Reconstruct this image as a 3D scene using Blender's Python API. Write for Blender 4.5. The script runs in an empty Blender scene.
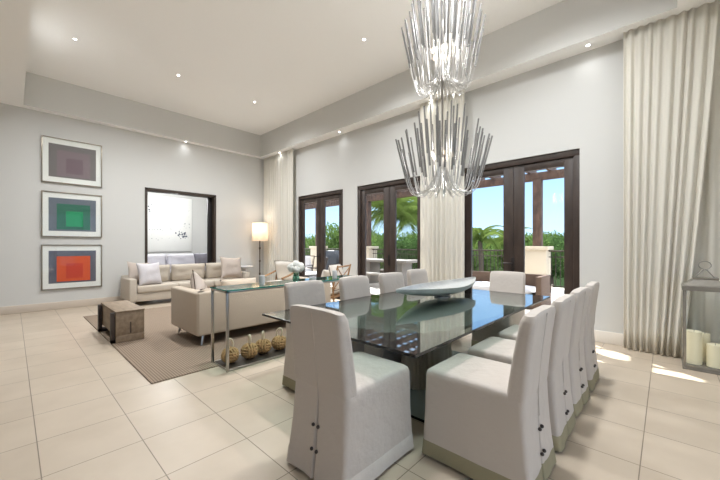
import bpy, bmesh, math, random
from mathutils import Vector, Matrix, noise
random.seed(7)
PI = math.pi
scn = bpy.context.scene
COL = scn.collection

# ------------------------------------------------------------------ materials
def lin(c):
    r = []
    for v in c:
        v = v / 255
        r.append(v / 12.92 if v <= .04045 else ((v + .055) / 1.055) ** 2.4)
    return (*r, 1)

def mat(name, rgb, rough=.6, metal=0, bump=0, bscale=40, var=0, vscale=6, spec=.5, stretch=None, sheen=0):
    m = bpy.data.materials.new(name); m.use_nodes = True
    nt = m.node_tree; b = nt.nodes['Principled BSDF']
    b.inputs['Base Color'].default_value = lin(rgb)
    b.inputs['Roughness'].default_value = rough
    b.inputs['Metallic'].default_value = metal
    b.inputs['Specular IOR Level'].default_value = spec
    if sheen: b.inputs['Sheen Weight'].default_value = sheen
    if bump or var:
        tc = nt.nodes.new('ShaderNodeTexCoord'); mp = nt.nodes.new('ShaderNodeMapping')
        nt.links.new(tc.outputs['Object'], mp.inputs[0])
        if stretch: mp.inputs['Scale'].default_value = stretch
    if bump:
        n = nt.nodes.new('ShaderNodeTexNoise'); n.inputs['Scale'].default_value = bscale; n.inputs['Detail'].default_value = 4
        nt.links.new(mp.outputs[0], n.inputs[0])
        bp = nt.nodes.new('ShaderNodeBump'); bp.inputs['Strength'].default_value = bump; bp.inputs['Distance'].default_value = .02
        nt.links.new(n.outputs[0], bp.inputs['Height']); nt.links.new(bp.outputs[0], b.inputs['Normal'])
    if var:
        n = nt.nodes.new('ShaderNodeTexNoise'); n.inputs['Scale'].default_value = vscale; n.inputs['Detail'].default_value = 5
        nt.links.new(mp.outputs[0], n.inputs[0])
        mx = nt.nodes.new('ShaderNodeMix'); mx.data_type = 'RGBA'
        c = lin(rgb)
        mx.inputs[6].default_value = tuple(max(0, x * (1 - var)) for x in c[:3]) + (1,)
        mx.inputs[7].default_value = tuple(min(1, x * (1 + var)) for x in c[:3]) + (1,)
        nt.links.new(n.outputs[0], mx.inputs[0]); nt.links.new(mx.outputs[2], b.inputs['Base Color'])
    return m

def emis(name, rgb, s):
    m = bpy.data.materials.new(name); m.use_nodes = True
    nt = m.node_tree; nt.nodes.clear()
    e = nt.nodes.new('ShaderNodeEmission'); o = nt.nodes.new('ShaderNodeOutputMaterial')
    e.inputs[0].default_value = lin(rgb); e.inputs[1].default_value = s
    nt.links.new(e.outputs[0], o.inputs[0]); return m

def thin_glass(name, tint=(255, 255, 255), ior=1.45, rough=0.0, boost=1.0, power=5):
    m = bpy.data.materials.new(name); m.use_nodes = True
    nt = m.node_tree; nt.nodes.clear(); N = nt.nodes.new
    o = N('ShaderNodeOutputMaterial'); t = N('ShaderNodeBsdfTransparent'); g = N('ShaderNodeBsdfGlossy')
    mx = N('ShaderNodeMixShader'); f = N('ShaderNodeLayerWeight'); mu = N('ShaderNodeMapRange'); pw = N('ShaderNodeMath')
    f0 = ((ior - 1) / (ior + 1)) ** 2 * boost; mu.inputs['To Min'].default_value = f0; mu.inputs['To Max'].default_value = min(1, .95 * boost)
    pw.operation = 'POWER'; pw.inputs[1].default_value = power; f.inputs[0].default_value = .5; t.inputs[0].default_value = lin(tint); g.inputs['Roughness'].default_value = rough
    nt.links.new(f.outputs['Facing'], pw.inputs[0]); nt.links.new(pw.outputs[0], mu.inputs[0]); nt.links.new(mu.outputs[0], mx.inputs[0])
    nt.links.new(t.outputs[0], mx.inputs[1]); nt.links.new(g.outputs[0], mx.inputs[2]); nt.links.new(mx.outputs[0], o.inputs[0])
    return m

def translucent(name, rgb, amt=.35, rough=.9, alpha=1.0):
    m = bpy.data.materials.new(name); m.use_nodes = True
    nt = m.node_tree; nt.nodes.clear(); N = nt.nodes.new
    o = N('ShaderNodeOutputMaterial'); d = N('ShaderNodeBsdfDiffuse'); t = N('ShaderNodeBsdfTranslucent'); mx = N('ShaderNodeMixShader')
    d.inputs[0].default_value = lin(rgb); t.inputs[0].default_value = lin(rgb); mx.inputs[0].default_value = amt
    nt.links.new(d.outputs[0], mx.inputs[1]); nt.links.new(t.outputs[0], mx.inputs[2])
    if alpha < 1:
        tr = N('ShaderNodeBsdfTransparent'); m2 = N('ShaderNodeMixShader'); m2.inputs[0].default_value = alpha
        nt.links.new(tr.outputs[0], m2.inputs[1]); nt.links.new(mx.outputs[0], m2.inputs[2]); nt.links.new(m2.outputs[0], o.inputs[0])
    else:
        nt.links.new(mx.outputs[0], o.inputs[0])
    return m

def tile_mat():
    m = bpy.data.materials.new('cream_floor_tile'); m.use_nodes = True
    nt = m.node_tree; b = nt.nodes['Principled BSDF']; N = nt.nodes.new
    g = N('ShaderNodeNewGeometry'); mp = N('ShaderNodeMapping'); mp.vector_type = 'POINT'
    mp.inputs['Location'].default_value = (.12, -.122, 0)
    nt.links.new(g.outputs['Position'], mp.inputs[0])
    br = N('ShaderNodeTexBrick'); br.offset = 0; br.squash = 1
    br.inputs['Scale'].default_value = 1; br.inputs['Brick Width'].default_value = .5264; br.inputs['Row Height'].default_value = .5235
    br.inputs['Mortar Size'].default_value = .0032; br.inputs['Mortar Smooth'].default_value = .1; br.inputs['Bias'].default_value = 0
    br.inputs['Color1'].default_value = lin((196, 182, 164)); br.inputs['Color2'].default_value = lin((189, 175, 157))
    br.inputs['Mortar'].default_value = lin((128, 116, 102))
    nt.links.new(mp.outputs[0], br.inputs[0])
    n = N('ShaderNodeTexNoise'); n.inputs['Scale'].default_value = 2.2; n.inputs['Detail'].default_value = 6
    nt.links.new(mp.outputs[0], n.inputs[0])
    mx = N('ShaderNodeMix'); mx.data_type = 'RGBA'; mx.blend_type = 'MULTIPLY'; mx.inputs[0].default_value = 1
    cr = N('ShaderNodeValToRGB'); cr.color_ramp.elements[0].color = (.88, .87, .85, 1); cr.color_ramp.elements[1].color = (1, 1, 1, 1)
    cr.color_ramp.elements[0].position = .3; cr.color_ramp.elements[1].position = .7
    nt.links.new(n.outputs[0], cr.inputs[0]); nt.links.new(br.outputs[0], mx.inputs[6]); nt.links.new(cr.outputs[0], mx.inputs[7])
    nt.links.new(mx.outputs[2], b.inputs['Base Color'])
    b.inputs['Roughness'].default_value = .36; b.inputs['Specular IOR Level'].default_value = .35
    bp = N('ShaderNodeBump'); bp.inputs['Strength'].default_value = .3; bp.inputs['Distance'].default_value = .003; bp.invert = True
    nt.links.new(br.outputs['Fac'], bp.inputs['Height']); nt.links.new(bp.outputs[0], b.inputs['Normal'])
    return m

def wood(name, a, b_, rough=.5, scale=(1.5, 14, 14)):
    m = bpy.data.materials.new(name); m.use_nodes = True
    nt = m.node_tree; b = nt.nodes['Principled BSDF']; N = nt.nodes.new
    tc = N('ShaderNodeTexCoord'); mp = N('ShaderNodeMapping'); mp.inputs['Scale'].default_value = scale
    n = N('ShaderNodeTexNoise'); n.inputs['Scale'].default_value = 3; n.inputs['Detail'].default_value = 8
    cr = N('ShaderNodeValToRGB'); cr.color_ramp.elements[0].color = lin(a); cr.color_ramp.elements[1].color = lin(b_)
    cr.color_ramp.elements[0].position = .35; cr.color_ramp.elements[1].position = .65
    nt.links.new(tc.outputs['Object'], mp.inputs[0]); nt.links.new(mp.outputs[0], n.inputs[0])
    nt.links.new(n.outputs[0], cr.inputs[0]); nt.links.new(cr.outputs[0], b.inputs['Base Color'])
    b.inputs['Roughness'].default_value = rough
    return m

def rug_mat():
    m = bpy.data.materials.new('woven_sisal'); m.use_nodes = True
    nt = m.node_tree; b = nt.nodes['Principled BSDF']; N = nt.nodes.new
    g = N('ShaderNodeNewGeometry')
    w = N('ShaderNodeTexWave'); w.wave_type = 'BANDS'; w.bands_direction = 'Y'
    w.inputs['Scale'].default_value = 12; w.inputs['Distortion'].default_value = .3
    nt.links.new(g.outputs['Position'], w.inputs[0])
    cr = N('ShaderNodeValToRGB'); cr.color_ramp.elements[0].color = lin((128, 113, 98)); cr.color_ramp.elements[1].color = lin((158, 141, 124))
    nt.links.new(w.outputs[0], cr.inputs[0]); nt.links.new(cr.outputs[0], b.inputs['Base Color'])
    b.inputs['Roughness'].default_value = .95; b.inputs['Specular IOR Level'].default_value = .1
    bp = N('ShaderNodeBump'); bp.inputs['Strength'].default_value = .5; bp.inputs['Distance'].default_value = .004
    nt.links.new(w.outputs[0], bp.inputs['Height']); nt.links.new(bp.outputs[0], b.inputs['Normal'])
    return m

M = dict(
    wall=mat('warm_grey_wall_paint', (206, 206, 203), .9, bump=.02, bscale=120),
    ceil=mat('white_ceiling_paint', (250, 250, 249), .95),
    soffit=mat('off_white_soffit_paint', (212, 212, 209), .95),
    tile=tile_mat(),
    base=mat('baseboard_tile', (198, 186, 172), .4, var=.06, vscale=3),
    basew=mat('white_baseboard', (228, 222, 212), .5),
    slip=mat('off_white_slipcover_cotton', (194, 186, 178), .92, bump=.35, bscale=14, spec=.15, sheen=.15),
    band=mat('sage_hem_band', (150, 143, 118), .9, bump=.2, bscale=20, spec=.15),
    darkfoot=mat('black_chair_foot', (30, 27, 26), .5),
    button=mat('dark_pewter_button', (80, 74, 72), .35, .8),
    sofa=mat('beige_linen_upholstery', (194, 184, 170), .95, bump=.25, bscale=90, var=.03, vscale=30, spec=.1, sheen=.15),
    sofad=mat('tan_linen_upholstery', (194, 180, 162), .95, bump=.25, bscale=90, var=.03, vscale=30, spec=.1, sheen=.15),
    cream=mat('cream_cushion_fabric', (226, 220, 210), .95, bump=.2, bscale=60, spec=.1),
    pgrey=mat('pale_grey_pillow_fabric', (204, 200, 202), .95, bump=.3, bscale=50, spec=.1),
    ptaupe=mat('taupe_pillow_fabric', (190, 178, 168), .95, bump=.3, bscale=50, spec=.1),
    pdark=mat('charcoal_grey_pillow_fabric', (118, 116, 124), .95, bump=.3, bscale=50, spec=.1),
    pwhite=mat('white_lavender_sofa_fabric', (214, 212, 218), .95, bump=.2, bscale=50, spec=.1),
    piping=mat('dark_piping', (82, 66, 52), .8),
    chrome=mat('brushed_steel', (176, 172, 168), .28, 1),
    darkmetal=mat('dark_metal_frame', (40, 36, 36), .45, .3),
    bronze=wood('dark_bronze_stained_wood', (50, 40, 35), (66, 54, 47), .42, (3, 3, 1)),
    glass=thin_glass('clear_window_glass', (254, 255, 255), 1.3, 0, .7),
    tglass=thin_glass('tempered_table_glass', (226, 236, 234), 1.62, .0, 1.5, 3.6),
    tedge=mat('black_green_glass_edge', (12, 18, 18), .1, 0, spec=.4),
    cglass=thin_glass('console_glass', (205, 232, 226), 1.5, 0, 1.1),
    cedge=mat('teal_glass_edge', (38, 132, 122), .12, 0, spec=.8),
    pewter=mat('fluted_pewter_metal', (186, 182, 172), .35, .55, var=.25, vscale=3),
    plate=mat('grey_green_base_plate', (150, 164, 162), .2, .1),
    silver=mat('aged_silver_leaf', (196, 198, 196), .4, .35, bump=.4, bscale=12, var=.25, vscale=5),
    rug=rug_mat(),
    cwood=wood('weathered_oak', (122, 104, 84), (142, 124, 102), .6, (1.2, 6, 6)),
    cwoodd=mat('blackened_iron_bracket', (58, 46, 38), .6),
    twood=wood('honey_rattan_wood', (146, 108, 72), (186, 146, 104), .5),
    ropel=mat('pale_rope_loop', (206, 194, 172), .9),
    rope=mat('natural_jute_rope', (172, 142, 102), .9, bump=.2, bscale=120, var=.3, vscale=25, spec=.1),
    shelf=mat('dark_lower_shelf', (62, 54, 47), .4),
    curtain=translucent('cream_sheer_curtain', (240, 237, 228), .3),
    shade=translucent('white_linen_lamp_shade', (246, 236, 222), .55),
    bulb=emis('warm_bulb', (255, 226, 196), 1.6),
    candlelit=emis('downlight_lens', (255, 250, 242), 5),
    lens_trim=mat('white_downlight_trim', (240, 240, 238), .6),
    candle=mat('ivory_candle_wax', (244, 236, 206), .45, spec=.4),
    wick=mat('charred_wick', (36, 30, 28), .9),
    lantern=mat('galvanised_lantern_metal', (146, 142, 134), .4, .55, var=.2, vscale=18),
    frosted=mat('white_frosted_votive', (228, 228, 230), .25, spec=.6),
    petal=mat('white_hydrangea_petals', (244, 244, 238), .8),
    leaf=mat('stem_green', (82, 116, 62), .6),
    crystal=None,
    frame=mat('champagne_picture_frame', (150, 142, 128), .3, .7),
    mattep=mat('white_picture_mount', (236, 235, 230), .8),
    stone=mat('cream_stucco_pier', (196, 184, 164), .9, bump=.2, bscale=30),
    terr=mat('pale_terrace_paving', (204, 197, 188), .8, var=.05, vscale=2),
    rail=mat('dark_bronze_railing', (62, 52, 46), .5, .3),
    perg=wood('brown_pergola_timber', (66, 50, 43), (98, 76, 64), .7, (3, 3, 1)),
    wicker=mat('brown_wicker', (92, 72, 58), .8, bump=.7, bscale=60),
    owhite=mat('white_outdoor_cushion', (206, 206, 210), .9),
    ostone=mat('grey_stone_tabletop', (128, 123, 117), .6, var=.08, vscale=4),
    cover=mat('black_vinyl_cover', (44, 50, 58), .5),
    bark=mat('grey_brown_bark', (84, 72, 58), .9, bump=.8, bscale=20),
    lawn=mat('green_lawn', (30, 42, 25), 1, var=.2, vscale=1, spec=0),
)
def leafmat(name, rgb, t=.35):
    m = bpy.data.materials.new(name); m.use_nodes = True
    nt = m.node_tree; nt.nodes.clear(); N = nt.nodes.new
    o = N('ShaderNodeOutputMaterial'); d = N('ShaderNodeBsdfDiffuse'); tr = N('ShaderNodeBsdfTranslucent'); mx = N('ShaderNodeMixShader')
    tc = N('ShaderNodeTexCoord'); n = N('ShaderNodeTexNoise'); n.inputs['Scale'].default_value = 1.6
    cm = N('ShaderNodeMix'); cm.data_type = 'RGBA'; c = lin(rgb)
    cm.inputs[6].default_value = (c[0] * .6, c[1] * .65, c[2] * .6, 1); cm.inputs[7].default_value = (min(1, c[0] * 1.5), min(1, c[1] * 1.35), c[2] * 1.1, 1)
    nt.links.new(tc.outputs['Object'], n.inputs[0]); nt.links.new(n.outputs[0], cm.inputs[0])
    nt.links.new(cm.outputs[2], d.inputs[0]); nt.links.new(cm.outputs[2], tr.inputs[0]); mx.inputs[0].default_value = t
    nt.links.new(d.outputs[0], mx.inputs[1]); nt.links.new(tr.outputs[0], mx.inputs[2]); nt.links.new(mx.outputs[0], o.inputs[0])
    return m
M['foliage'] = leafmat('tree_foliage', (80, 104, 60), .25)
M['foliage2'] = leafmat('darker_tree_foliage', (64, 88, 54), .25)
M['frond'] = leafmat('palm_frond_green', (90, 110, 60), .3)

def crystal():
    m = bpy.data.materials.new('clear_acrylic_rod'); m.use_nodes = True
    nt = m.node_tree; nt.nodes.clear(); N = nt.nodes.new
    o = N('ShaderNodeOutputMaterial'); t = N('ShaderNodeBsdfTransparent'); g = N('ShaderNodeBsdfGlossy'); d = N('ShaderNodeBsdfDiffuse')
    m1 = N('ShaderNodeMixShader'); m2 = N('ShaderNodeMixShader'); lw = N('ShaderNodeLayerWeight'); lw.inputs[0].default_value = .35
    t.inputs[0].default_value = lin((196, 198, 198)); g.inputs[0].default_value = lin((200, 200, 200)); g.inputs['Roughness'].default_value = .3
    d.inputs[0].default_value = lin((166, 163, 160))
    m1.inputs[0].default_value = .7
    nt.links.new(g.outputs[0], m1.inputs[1]); nt.links.new(d.outputs[0], m1.inputs[2])
    cr = N('ShaderNodeMapRange'); cr.inputs['To Min'].default_value = .45; cr.inputs['To Max'].default_value = 1
    nt.links.new(lw.outputs['Facing'], cr.inputs[0])
    nt.links.new(cr.outputs[0], m2.inputs[0]); nt.links.new(t.outputs[0], m2.inputs[1]); nt.links.new(m1.outputs[0], m2.inputs[2])
    nt.links.new(m2.outputs[0], o.inputs[0]); return m
M['crystal'] = crystal()
M['strand'] = mat('silver_bead_strand', (196, 194, 190), .3, .6)

# ------------------------------------------------------------------ helpers
def obj(name, bm, m, parent=None, angle=38, mats=None):
    me = bpy.data.meshes.new(name)
    bmesh.ops.recalc_face_normals(bm, faces=bm.faces[:])
    bm.to_mesh(me); bm.free()
    for x in (mats or [m]): me.materials.append(x)
    me.shade_smooth(); me.set_sharp_from_angle(angle=math.radians(angle))
    o = bpy.data.objects.new(name, me); COL.objects.link(o)
    if parent: o.parent = parent
    return o

def tag(o, label, cat, group=None, kind=None):
    if label: o['label'] = label
    if cat: o['category'] = cat
    if group: o['group'] = group
    if kind: o['kind'] = kind
    return o

def thing(name, label, cat, loc=(0, 0, 0), rz=0, group=None):
    o = bpy.data.objects.new(name, None); COL.objects.link(o)
    o.location = loc; o.rotation_euler = (0, 0, rz); o.empty_display_size = .1
    return tag(o, label, cat, group)

def structure(name, bm, m, parent=None, angle=38):
    o = obj(name, bm, m, parent, angle)
    if not parent: o['kind'] = 'structure'
    return o

def copy_tree(o, parent=None):
    c = o.copy(); COL.objects.link(c)
    if parent: c.parent = parent
    for ch in list(o.children): copy_tree(ch, c)
    return c

def dup(root, loc, rz, label, group=None):
    c = copy_tree(root); c.location = loc; c.rotation_euler = (0, 0, rz); c['label'] = label
    if group: c['group'] = group
    return c

def box(bm, x0, x1, y0, y1, z0, z1, bev=0, seg=2):
    t = bmesh.new()
    r = bmesh.ops.create_cube(t, size=1)
    for v in t.verts:
        v.co = Vector((x0 + (v.co.x + .5) * (x1 - x0), y0 + (v.co.y + .5) * (y1 - y0), z0 + (v.co.z + .5) * (z1 - z0)))
    if bev: bmesh.ops.bevel(t, geom=t.edges[:], offset=bev, segments=seg, affect='EDGES', profile=.5)
    merge(bm, t); return bm

def merge(bm, t, mtx=None):
    if mtx: t.transform(mtx)
    me = bpy.data.meshes.new('tmp'); t.to_mesh(me); t.free(); bm.from_mesh(me); bpy.data.meshes.remove(me)

def B(*a, **k):
    return box(bmesh.new(), *a, **k)

def tube(bm, pts, r, n=8, closed=False, radii=None):
    pts = [Vector(p) for p in pts]; rings = []
    N = len(pts); prev = None
    for i, p in enumerate(pts):
        if closed: d = pts[(i + 1) % N] - pts[i - 1]
        else: d = pts[min(i + 1, N - 1)] - pts[max(i - 1, 0)]
        d.normalize()
        if prev is None:
            a = Vector((0, 0, 1)) if abs(d.z) < .9 else Vector((1, 0, 0))
            u = d.cross(a).normalized()
        else:
            u = (prev - d * prev.dot(d)).normalized()
        prev = u; w = d.cross(u)
        rr = radii[i] if radii else r
        rings.append([bm.verts.new(p + (u * math.cos(2 * PI * k / n) + w * math.sin(2 * PI * k / n)) * rr) for k in range(n)])
    for i in range(N if closed else N - 1):
        a, b = rings[i], rings[(i + 1) % N]
        for k in range(n):
            bm.faces.new((a[k], a[(k + 1) % n], b[(k + 1) % n], b[k]))
    if not closed:
        bm.faces.new(rings[0]); bm.faces.new(rings[-1])
    return bm

def lathe(bm, prof, n=24, cx=0, cy=0, cz=0, fn=None):
    rings = []
    for r, z in prof:
        ring = []
        for k in range(n):
            a = 2 * PI * k / n
            f = fn(a, r, z) if fn else 1
            ring.append(bm.verts.new((cx + r * f * math.cos(a), cy + r * f * math.sin(a), cz + z)))
        rings.append(ring)
    for a, b in zip(rings, rings[1:]):
        for k in range(n): bm.faces.new((a[k], a[(k + 1) % n], b[(k + 1) % n], b[k]))
    bm.faces.new(rings[0]); bm.faces.new(rings[-1])
    return bm

def loft(bm, rings, cap0=True, cap1=True):
    vs = [[bm.verts.new(p) for p in r] for r in rings]
    n = len(vs[0])
    for a, b in zip(vs, vs[1:]):
        for k in range(n): bm.faces.new((a[k], a[(k + 1) % n], b[(k + 1) % n], b[k]))
    if cap0: bm.faces.new(vs[0])
    if cap1: bm.faces.new(vs[-1])
    return bm

def bezier(p0, p1, p2, p3, n=10):
    out = []
    for i in range(n + 1):
        t = i / n; s = 1 - t
        out.append(Vector(p0) * s ** 3 + Vector(p1) * 3 * s * s * t + Vector(p2) * 3 * s * t * t + Vector(p3) * t ** 3)
    return out

def cushion(bm, w, d, h, puff=.35, n=14, mtx=None, corner=.0, flat=False):
    """pillow centred on origin, w x d x h: edges pinch, middle puffs"""
    t = bmesh.new(); top = []; bot = []
    for i in range(n + 1):
        a, b = [], []
        for j in range(n + 1):
            u = -1 + 2 * i / n; v = -1 + 2 * j / n
            e = (1 - abs(u) ** 3.2) * (1 - abs(v) ** 3.2)
            if flat: e = min(1, (1 - abs(u) ** 8) * (1 - abs(v) ** 8))
            k = h / 2 * (e ** puff if e > 0 else 0)
            x = u * w / 2 * (1 - corner * (1 - v * v) * .12 * 1); y = v * d / 2 * (1 - corner * (1 - u * u) * .12)
            wob = noise.noise(Vector((u * 1.7 + w * 3, v * 1.7, h * 9))) * h * .12 * (e ** .5 if e > 0 else 0)
            a.append(t.verts.new((x, y, k + wob)))
            b.append(a[-1] if (i in (0, n) or j in (0, n)) else t.verts.new((x, y, -k + wob)))
        top.append(a); bot.append(b)
    for i in range(n):
        for j in range(n):
            t.faces.new((top[i][j], top[i + 1][j], top[i + 1][j + 1], top[i][j + 1]))
            f = (bot[i][j], bot[i][j + 1], bot[i + 1][j + 1], bot[i + 1][j])
            if len(set(f)) == 4:
                try: t.faces.new(f)
                except ValueError: pass
    merge(bm, t, mtx); return bm

def T(x, y, z, rx=0, ry=0, rz=0):
    return Matrix.Translation((x, y, z)) @ Matrix.Rotation(rz, 4, 'Z') @ Matrix.Rotation(ry, 4, 'Y') @ Matrix.Rotation(rx, 4, 'X')

# ------------------------------------------------------------------ room shell
XA, YB = -9.83, 5.86          # picture wall, window wall (inner faces)
XR, YN = 2.6, -4.2            # right wall, wall behind
ZC, ZS = 5.0, 4.3             # ceiling and dropped soffit heights
fl = B(XA - .3, XR + .3, YN - .3, YB + .26, -.3, 0)
structure('floor', fl, M['tile'])
structure('ceiling', B(XA - .3, XR + .3, YN - .3, YB + .26, ZC, ZC + .2), M['ceil'])
bm = bmesh.new()
box(bm, XA, -9.63, YN, YB, ZS, ZC); box(bm, -9.63, XR, 5.53, YB, ZS, ZC)
box(bm, -9.63, XR, YN, .16, ZS, ZC); box(bm, .1, XR, .16, 5.53, ZS, ZC)
sf = structure('trim_1', bm, M['soffit'])
sf.data.materials.append(M['ceil'])
for p in sf.data.polygons:
    if p.normal.z < -.5: p.material_index = 1  # undersides whiter than the sides, painting in light from the floor

def wall_holes(axis, c0, c1, a0, a1, z0, z1, holes):
    """wall slab with rectangular holes; axis 'x': runs along X (c = Y range)"""
    bm = bmesh.new(); hs = sorted(holes); cur = a0
    def put(p0, p1, q0, q1):
        if p1 - p0 < 1e-4 or q1 - q0 < 1e-4: return
        if axis == 'x': box(bm, p0, p1, c0, c1, q0, q1)
        else: box(bm, c0, c1, p0, p1, q0, q1)
    for h0, h1, b0, b1 in hs:
        put(cur, h0, z0, z1); put(h0, h1, z0, b0); put(h0, h1, b1, z1); cur = h1
    put(cur, a1, z0, z1); return bm

D = [(-8.05, -6.10, 2.88), (-5.60, -3.66, 2.88), (-2.89, -0.95, 2.88)]
structure('wall_window', wall_holes('x', YB, YB + .26, XA - .3, XR + .3, 0, ZC, [(a, b, 0, h) for a, b, h in D]), M['wall'])
structure('wall_left', wall_holes('y', XA - .26, XA, YN - .3, YB, 0, ZC, [(2.35, 4.18, 0, 2.92)]), M['wall'])
structure('wall_right', wall_holes('y', XR, XR + .26, YN - .3, YB, 0, ZC, [(-3.4, -.4, 0, 3.1), (.4, 3.6, 0, 3.1)]), M['wall'])
structure('wall_back', wall_holes('x', YN - .26, YN, XA - .3, XR + .3, 0, ZC, []), mat('darkened_taupe_back_wall', (122, 112, 102), .9))  # unseen wall, colour darkened to cut bounce light onto the chairs

bm = bmesh.new(); box(bm, XA, XA + .018, YN, 2.28, 0, .165, .004); box(bm, XA, XA + .018, 4.25, YB, 0, .165, .004)
structure('baseboard_left', bm, M['base'])
bm = bmesh.new()
for a, b in ((XA, -8.06), (-6.09, -5.61), (-3.65, -2.9), (-.94, XR)): box(bm, a, b, YB - .018, YB, 0, .17, .004)
structure('baseboard_window', bm, M['basew'])

def french_door(n, x0, x1, h, y=YB + .03, rot=False):
    root = thing('door_%d' % n, None, None); root['kind'] = 'structure'
    t = .06
    bm = bmesh.new()
    box(bm, x0, x0 + .085, y, y + .12, 0, h, .006); box(bm, x1 - .085, x1, y, y + .12, 0, h, .006)
    box(bm, x0, x1, y - .002, y + .122, h - .1, h, .006); box(bm, x0, x1, y, y + .12, 0, .025)
    obj('door_frame', bm, M['bronze'], root)
    mid = (x0 + x1) / 2
    for s, (a, b) in enumerate(((x0 + .085, mid), (mid, x1 - .085))):
        bm = bmesh.new(); ya, yb = y + .03, y + .085
        sa = .13 if s == 0 else .17; sb = .17 if s == 0 else .13
        box(bm, a + .003, a + sa, ya, yb, .03, h - .105, .005); box(bm, b - sb, b - .003, ya, yb, .03, h - .105, .005)
        box(bm, a + sa - .002, b - sb + .002, ya, yb, .03, .24, .005); box(bm, a + sa - .002, b - sb + .002, ya, yb, h - .22, h - .105, .005)
        leaf = obj('door_leaf', bm, M['bronze'], root)
        obj('glass_pane', B(a + sa - .001, b - sb + .001, (ya + yb) / 2 - .004, (ya + yb) / 2 + .004, .23, h - .21), M['glass'], leaf)
    hb = bmesh.new()
    box(hb, mid - .035, mid + .035 - .02, y + .012, y + .028, .95, 1.2, .006)
    tube(hb, [(mid - .02, y + .02, 1.1), (mid - .02, y - .035, 1.1), (mid - .15, y - .04, 1.1)], .011)
    obj('door_handle', hb, M['darkmetal'], root)
    return root
for i, (a, b, h) in enumerate(D): french_door(i + 1, a, b, h)

# large glazed openings in the walls beside and behind the viewpoint (daylight of the room)
def big_window(n, kind, a0, a1, c, h):
    bm = bmesh.new(); g = bmesh.new(); k = 3
    def bx(b_, p0, p1, q0, q1, d0, d1):
        if kind == 'y': box(b_, c + d0, c + d1, p0, p1, q0, q1)
        else: box(b_, p0, p1, c + d0, c + d1, q0, q1)
    bx(bm, a0, a1, h - .1, h, 0, .1); bx(bm, a0, a1, 0, .08, 0, .1)
    for i in range(k + 1):
        p = a0 + (a1 - a0 - .1) * i / k; bx(bm, p, p + .1, .08, h - .1, 0, .1)
    bx(g, a0 + .05, a1 - .05, .05, h - .05, .045, .055)
    root = structure('window_%d' % n, bm, M['bronze'])
    obj('glass_pane', g, M['glass'], root)
big_window(1, 'y', -3.4, -.4, XR + .05, 3.1); big_window(2, 'y', .4, 3.6, XR + .05, 3.1)


# opening in the picture wall with dark timber casing, pocket door leaf, room beyond
root = thing('door_4', None, None); root['kind'] = 'structure'
bm = bmesh.new()
box(bm, XA - .3, XA + .015, 2.35, 2.41, 0, 2.92, .004); box(bm, XA - .3, XA + .015, 4.12, 4.18, 0, 2.92, .004); box(bm, XA - .3, XA + .015, 2.35, 4.18, 2.85, 2.92, .004)
obj('door_casing', bm, M['cwoodd'], root)
obj('pocket_door', B(XA - .2, XA - .15, 4.0, 4.12, .01, 2.85, .003), M['darkmetal'], root)
X2 = -13.2
bm = bmesh.new()
box(bm, X2 - .2, X2, -.5, 6.2, 0, 3.6); box(bm, X2, XA - .26, -.6, -.4, 0, 3.6); box(bm, X2, XA - .3, 6, 6.2, 0, 3.6)
structure('wall_beyond', bm, M['soffit'])
structure('ceiling_beyond', B(X2, XA - .26, -.4, 6, 3.35, 3.6), M['ceil'])
structure('floor_beyond', B(X2, XA - .3, -.4, 6, -.3, 0), M['tile'])

# ------------------------------------------------------------------ downlights
first = None
def downlight(x, y, z, lab, power, grp):
    t = thing('recessed_downlight', lab, 'downlight', (x, y, z), 0, grp)
    b = bmesh.new(); lathe(b, [(.026, -.002), (.036, -.005), (.038, -.001)], 20); obj('trim_ring', b, M['lens_trim'], t)
    b = bmesh.new(); lathe(b, [(.001, -.003), (.025, -.003), (.025, -.0005), (.001, -.0005)], 16); obj('lens', b, M['candlelit'], t)
    l = bpy.data.lights.new('downlight_lamp', 'SPOT'); l.energy = power; l.color = (.95, .975, 1); l.spot_size = math.radians(160); l.spot_blend = 1; l.shadow_soft_size = .14; l.specular_factor = .3
    lo = bpy.data.objects.new('downlight_lamp', l); COL.objects.link(lo); lo.parent = t; lo.location = (0, 0, -.03)
G1, G2 = 'downlights in the raised ceiling', 'downlights in the dropped soffit'
REC = [(-7.5, .75, 'small ceiling downlight nearest the upper left corner of the raised ceiling'),
       (-7.5, 2.4, 'small ceiling downlight in the middle of the left part of the raised ceiling'),
       (-7.5, 4.15, 'faint ceiling downlight nearest the far corner of the raised ceiling'),
       (-3.84, 4.2, 'small ceiling downlight just left of the upper chandelier tier')]
P_REC, P_SOF = 128, 1.6
for x, y, s in REC: downlight(x, y, ZC, s, P_REC, G1)
for i, (x, y) in enumerate([(-3.84, 2.4), (-1.0, 2.4), (-1.0, 4.2)]):  # out-of-view downlights added to brighten the room
    downlight(x, y, ZC, 'ceiling downlight of the raised ceiling above the upper edge of the view', P_REC * (1 if y > 2 else .45), 'added downlights overhead above the view')
SOF = [(-9.73, 3.3, 'soffit downlight above the dark framed opening in the picture wall', 2),
       (-8.75, 5.68, 'soffit downlight above the curtain in the far corner', 1.8),
       (-6.06, 5.7, 'soffit downlight above the wall between the two farther glass doors', 1.8),
       (-3.4, 5.7, 'soffit downlight above the curtain behind the chandelier', 1.8),
       (-.82, 5.69, 'soffit downlight nearest the tall curtain on the right', 1.8)]
for x, y, s, p in SOF: downlight(x, y, ZS, s, p, G2)

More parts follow.
